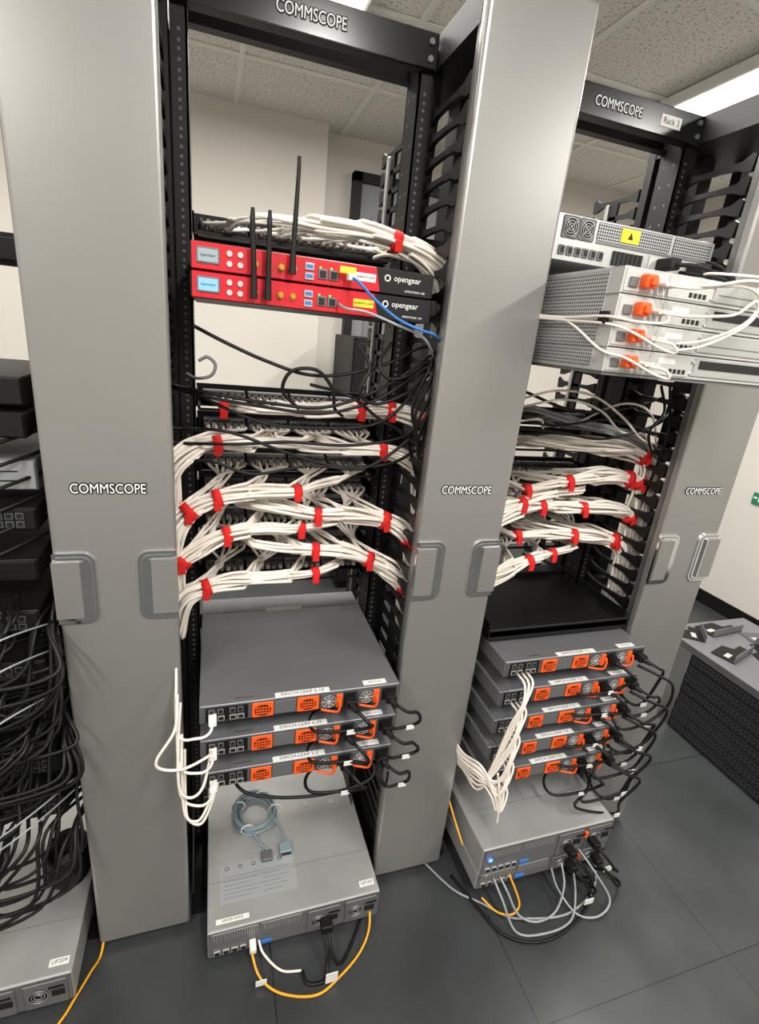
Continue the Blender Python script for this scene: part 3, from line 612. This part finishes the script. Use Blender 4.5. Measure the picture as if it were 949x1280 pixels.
def router():
    b=B();x0,x1=.674,1.114;y=.79;zt=1.666
    b.box(x0,x0+.0014,y+.001,1.42,zt-4*U+.003,zt-.001,'galv_light')
    b.box(x0-.0008,x0,y+.035,1.40,zt-4*U+.008,zt-.006,'perf_side')
    for k in range(1,4): b.box(x0-.0012,x0,y,1.42,zt-k*U-.0008,zt-k*U+.0004,'galv_dark')
    for k in range(4):
        za=zt-k*U;zb=za-.0425
        b.box(x0+.0014,x1,y,1.45,zb,za,'galv_light',.0012,1)
        b.box(x0+.004,x0+.095,y-.002,y,zb+.003,za-.003,'galv_light',.001,1)
        b.box(x0+.10,x0+.20,y-.002,y,zb+.003,za-.003,'galv_light',.001,1)
        for i in range(4): b.box(x0+.15+i*.011,x0+.157+i*.011,y-.003,y-.002,zb+.008,zb+.016,'port')
        b.box(x0+.012,x0+.03,y-.006,y-.002,zb+.01,zb+.026,'galv_dark',.001,1)
        b.box(x0+.034,x0+.058,y-.02,y-.002,zb+.01,zb+.032,'orange',.003);b.box(x0+.04,x0+.052,y-.028,y-.02,zb+.014,zb+.026,'orange',.002)
        for i in range(3): b.cyl((x0+.068+i*.013,y-.002,zb+.02),(x0+.068+i*.013,y-.014,zb+.02),.0052,'galv_light',8);b.cyl((x0+.068+i*.013,y-.014,zb+.02),(x0+.069+i*.013,y-.03,zb+.019),.0042,'white_cable',8)
        b.box(x0+.21,x1-.004,y-.003,y,zb+.006,za-.003,'galv',.001,1)
        b.box(x0+.22,x1-.01,y-.004,y-.003,zb+.02,zb+.036,'port') if k==1 or k==3 else b.box(x0+.22,x1-.01,y-.0036,y-.003,zb+.018,zb+.02,'galv_dark')
        b.cyl((x0+.205,y,za-.01),(x0+.205,y-.005,za-.01),.003,'chrome',8);b.cyl((x0+.205,y,zb+.01),(x0+.205,y-.005,zb+.01),.003,'chrome',8)
        b.box(x0+.12,x0+.16,y-.0026,y-.002,zb+.024,zb+.034,'label_white' )
    b.box(x0+.003,x1-.003,y+.004,1.44,zt-4*U-.004,zt-4*U+.002,'galv_dark')
    ears(b,R3,1.50,zt);return b.done('modular_router')
router()
w=[]
for k,z in enumerate((1.640,1.596,1.551,1.507)):
    w.append([(.744,.757,z),(.775,.735,z-.002),(.82,.725,z+.006-.004*k),(.88,.73,z+.012),(.93,.74,1.645-.01*k),(.945,.745,1.62-.008*k),(.92,.75,1.59-.006*k),(.85,.755,1.56-.01*k),(.80,.765,1.55-.012*k)] if k<2 else [(.744,.757,z),(.765,.735,z-.005),(.775,.735,z-.018),(.75,.75,z-.012),(.70,.77,z+.01),(.668,.80,z+.02),(.655,.9,1.575),(.64,1.0,1.58)])
w.append([(.758,.757,1.64),(.80,.72,1.645),(.87,.72,1.66),(.935,.73,1.665),(.96,.77,1.68),(.99,.9,1.70),(1.05,.99,1.71)])
w.append([(.758,.757,1.596),(.74,.74,1.58),(.70,.76,1.577),(.665,.80,1.583),(.655,.9,1.58),(.64,1.0,1.585)])
loose('fibre_patch_cord',w,.0026,'white_cable',50)
b=B();b.box(.935,.965,.722,.75,1.648,1.672,'label_white',.004);b.box(.664,.672,.80,.82,1.57,1.592,'black_plastic',.001);b.done('cable_connector')
# ------------------------------------------------------------------ bottom of rack 3: cables
loose('grey_patch_cord',[[(.76,.83,.11),(.77,.80,.09),(.80,.77,.03),(.85,.75,.012),(.92,.76,.012),(.96,.79,.06),(.97,.83,.10)],
 [(.74,.83,.11),(.75,.79,.08),(.78,.74,.012),(.86,.72,.008),(.95,.73,.008),(1.0,.78,.03),(1.01,.83,.09)],
 [(1.02,.83,.14),(1.05,.78,.10),(1.09,.74,.03),(1.04,.72,.01),(.98,.74,.01),(.95,.8,.04),(.94,.84,.09)],
 [(.604,.99,.006),(.66,.89,.006),(.721,.838,.006),(.78,.785,.006),(.836,.766,.006),(.92,.75,.006),(.987,.755,.006),(1.08,.79,.006),(1.15,.87,.006),(1.2,.97,.006)]],.0032,'grey_cable')
loose('yellow_patch_cord',[[(.79,.83,.11),(.80,.80,.08),(.805,.78,.05),(.78,.775,.03),(.74,.79,.035),(.71,.825,.05)],[(.655,1.0,.25),(.66,.95,.21),(.668,.9,.17)]],.003,'yellow_cable')
b=B()
for (x,z) in ((.97,.17),(1.05,.18),(.99,.105),(1.08,.105)):
    b.box(x-.012,x+.012,.795,.828,z-.01,z+.01,'black_plastic',.003)
    b.tube([(x,.797,z),(x+.02,.77,z-.02),(x+.05,.76,z-.06),(x+.09,.79,max(z-.11,.012)),(x+.06,.86,.012),(1.16,1.0,.02)],.0042,'black_cable',34)
b.tube([(.67,.93,.006),(.711,.818,.006),(.735,.76,.006),(.78,.722,.006),(.85,.705,.006),(.93,.715,.006),(1.02,.75,.006),(1.1,.82,.006)],.0042,'black_cable',40)
b.box(1.09,1.12,.785,.787,.08,.1,'label_white');b.box(1.01,1.04,.75,.752,.02,.04,'label_white')
b.done('power_cord')
# ------------------------------------------------------------------ left rack content
def device(cx,yf,zt,h,body,face,ports=True):
    b=B();x0,x1=cx-.22,cx+.22;z0=zt-h
    b.box(x0,x1,yf,1.355,z0,zt,body,.002,1);b.box(x0+.003,x1-.003,yf-.003,yf,z0+.003,zt-.003,face,.001,1);ears(b,cx,z0,zt)
    if ports:
        for i in range(24):
            x=x0+.02+i*.0168
            b.box(x,x+.013,yf-.005,yf-.003,z0+.008,z0+.02,'switch_face');b.box(x+.002,x+.011,yf-.0055,yf-.005,z0+.01,z0+.018,'port')
            if h>.04: b.box(x,x+.013,yf-.005,yf-.003,z0+.024,z0+.036,'switch_face');b.box(x+.002,x+.011,yf-.0055,yf-.005,z0+.026,z0+.034,'port')
    else:
        for i in range(10): b.box(x0+.02+i*.04,x0+.05+i*.04,yf-.004,yf-.003,z0+h*.3,z0+h*.34,'port');b.box(x0+.02+i*.04,x0+.05+i*.04,yf-.004,yf-.003,z0+h*.6,z0+h*.64,'port')
    b.done('network_appliance')
device(R1,1.04,1.385,.05,'black_steel','black_plastic',False)
device(R1,1.03,1.325,.045,'black_steel','black_plastic',False)
device(R1,1.06,1.235,.06,'switch_grey','label_grey',False)
device(R1,1.03,1.15,.044,'black_steel','black_plastic')
device(R1,1.0,1.06,.044,'black_steel','black_plastic',False)
device(R1,.97,.97,.044,'black_steel','black_plastic')
device(R1,.97,.86,.044,'black_steel','black_plastic')
device(R1,1.0,.74,.044,'black_steel','black_plastic')
device(R1,.98,.62,.044,'black_steel','black_plastic')
device(R1,.98,.50,.044,'black_steel','black_plastic')
b=B();b.box(-.74,-.33,PB-.02,PB,1.58,1.62,'black_steel',.002);b.box(-.77,-.29,PB,PB+.003,1.57,1.63,'black_steel');b.done('blank_panel')
rnd=random.Random(3);P=[]
for i in range(80):
    x=rnd.uniform(-.62,-.34);z=rnd.uniform(.45,1.05);y=rnd.uniform(.88,.95);dr=rnd.uniform(.08,.28);w=rnd.uniform(.08,.3);dr=min(dr,z-.27)
    P.append([(x,y+.07,z),(x+.01,y,z-.02),(x-w*.3,y-.02,z-dr*.7),(x-w*.7+.1,y-.01,z-dr),(x-w*.2+.12,y+.0,z-dr*.8),(min(x+.1,-.29),y+.06,z-dr*.3),(-.28,y+.16,z-.05)])
for i in range(6):
    z=1.27-.04*i;P.append([(-.72,1.0,z-.03),(-.58,.98,z-.05),(-.45,.99,z-.03),(-.36,1.02,z),(-.29,1.1,z+.02)])
loose('black_cable_tangle',P,.0038,'black_cable',36)
P=[]
for i in range(5):
    z=rnd.uniform(.4,.95);P.append([(-.7,.87,z+.02),(-.55,.86,z-.03),(-.42,.86,z),(-.34,.88,z+.04),(-.29,1.0,z)])
loose('grey_patch_cord',P,.0018,'grey_cable',36)
b=B()
for i in range(10):
    Q=[(-.365+.045*math.cos(math.radians(a)),1.12+.055*math.sin(math.radians(a)),.115+i*.008+.004*math.sin(math.radians(a)*2+i)) for a in range(0,361,30)]
    b.tube(Q,.0042,'black_cable',28)
b.done('power_cord_coil')
loose('yellow_patch_cord',[[(-.262,1.02,.1),(-.272,.963,.006),(-.29,.92,.006),(-.315,.87,.006),(-.334,.836,.006),(-.40,.76,.006),(-.5,.7,.006)]],.0032,'yellow_cable')
# ------------------------------------------------------------------ stack of switches on the floor at right
b=B();xa=1.94
for k in range(8):
    z=.002+k*.0455;dx=random.uniform(-.006,.006)
    b.box(xa+dx,xa+.42,.9,1.335,z,z+.0435,'dark_chassis',.0015,1)
    b.box(xa+dx-.002,xa+dx,.903,1.332,z+.002,z+.0415,'black_plastic')
    for i in range(24):
        y=.915+i*.0172
        for zz in (.006,.024):
            b.box(xa+dx-.004,xa+dx-.002,y,y+.0145,z+zz,z+zz+.0135,'switch_face');b.box(xa+dx-.0045,xa+dx-.004,y+.002,y+.0125,z+zz+.002,z+zz+.0105,'port')
b.box(xa-.005,xa+.5,.92,1.5,.367,.40,'switch_grey',.002,1)
b.done('network_switch_stack')
def bracket(x,y,z,a,l=.18,m='black_steel'):
    b=B();c,s=math.cos(a),math.sin(a)
    def R(P): return [(x+p[0]*c-p[1]*s,y+p[0]*s+p[1]*c) for p in P]
    b.prism(R([(0,0),(l,0),(l,.05),(l*.7,.05),(l*.6,.09),(0,.09)]),'z',z,z+.004,m);b.prism(R([(0,0),(l,0),(l,.003),(0,.003)]),'z',z+.004,z+.035,'switch_grey')
    b.prism(R([(.02,.03),(.06,.03),(.06,.05),(.02,.05)]),'z',z+.004,z+.006,'galv_light');return b.done('mounting_bracket')
bracket(2.0,1.2,.4,.3);bracket(2.1,1.05,.4,-.5,.2,'switch_face');bracket(2.02,1.35,.4,.9,.12);bracket(2.25,1.3,.4,-.2,.15,'switch_face');bracket(2.1,1.38,.4,.1,.2);bracket(2.2,1.1,.4,1.2,.2)
# ------------------------------------------------------------------ camera / world
M3=Matrix(((0.950,0.0098,-0.3125),(-0.2973,0.3388,-0.8926),(0.0969,0.9408,0.3247)))
q=M3.to_quaternion();q.normalize()
c=D.cameras.new('camera');c.sensor_fit='VERTICAL';c.sensor_height=32;c.sensor_width=32;c.lens=635*32/1280;c.clip_start=.02
co=D.objects.new('camera',c);bpy.context.scene.collection.objects.link(co);co.matrix_world=Matrix.Translation((0,0,1.51))@q.to_matrix().to_4x4()
bpy.context.scene.camera=co
w=D.worlds.new('world');w.use_nodes=True;w.node_tree.nodes['Background'].inputs[0].default_value=(.8,.85,.9,1);w.node_tree.nodes['Background'].inputs[1].default_value=.3
bpy.context.scene.world=w
bpy.context.scene.view_settings.view_transform='Standard'
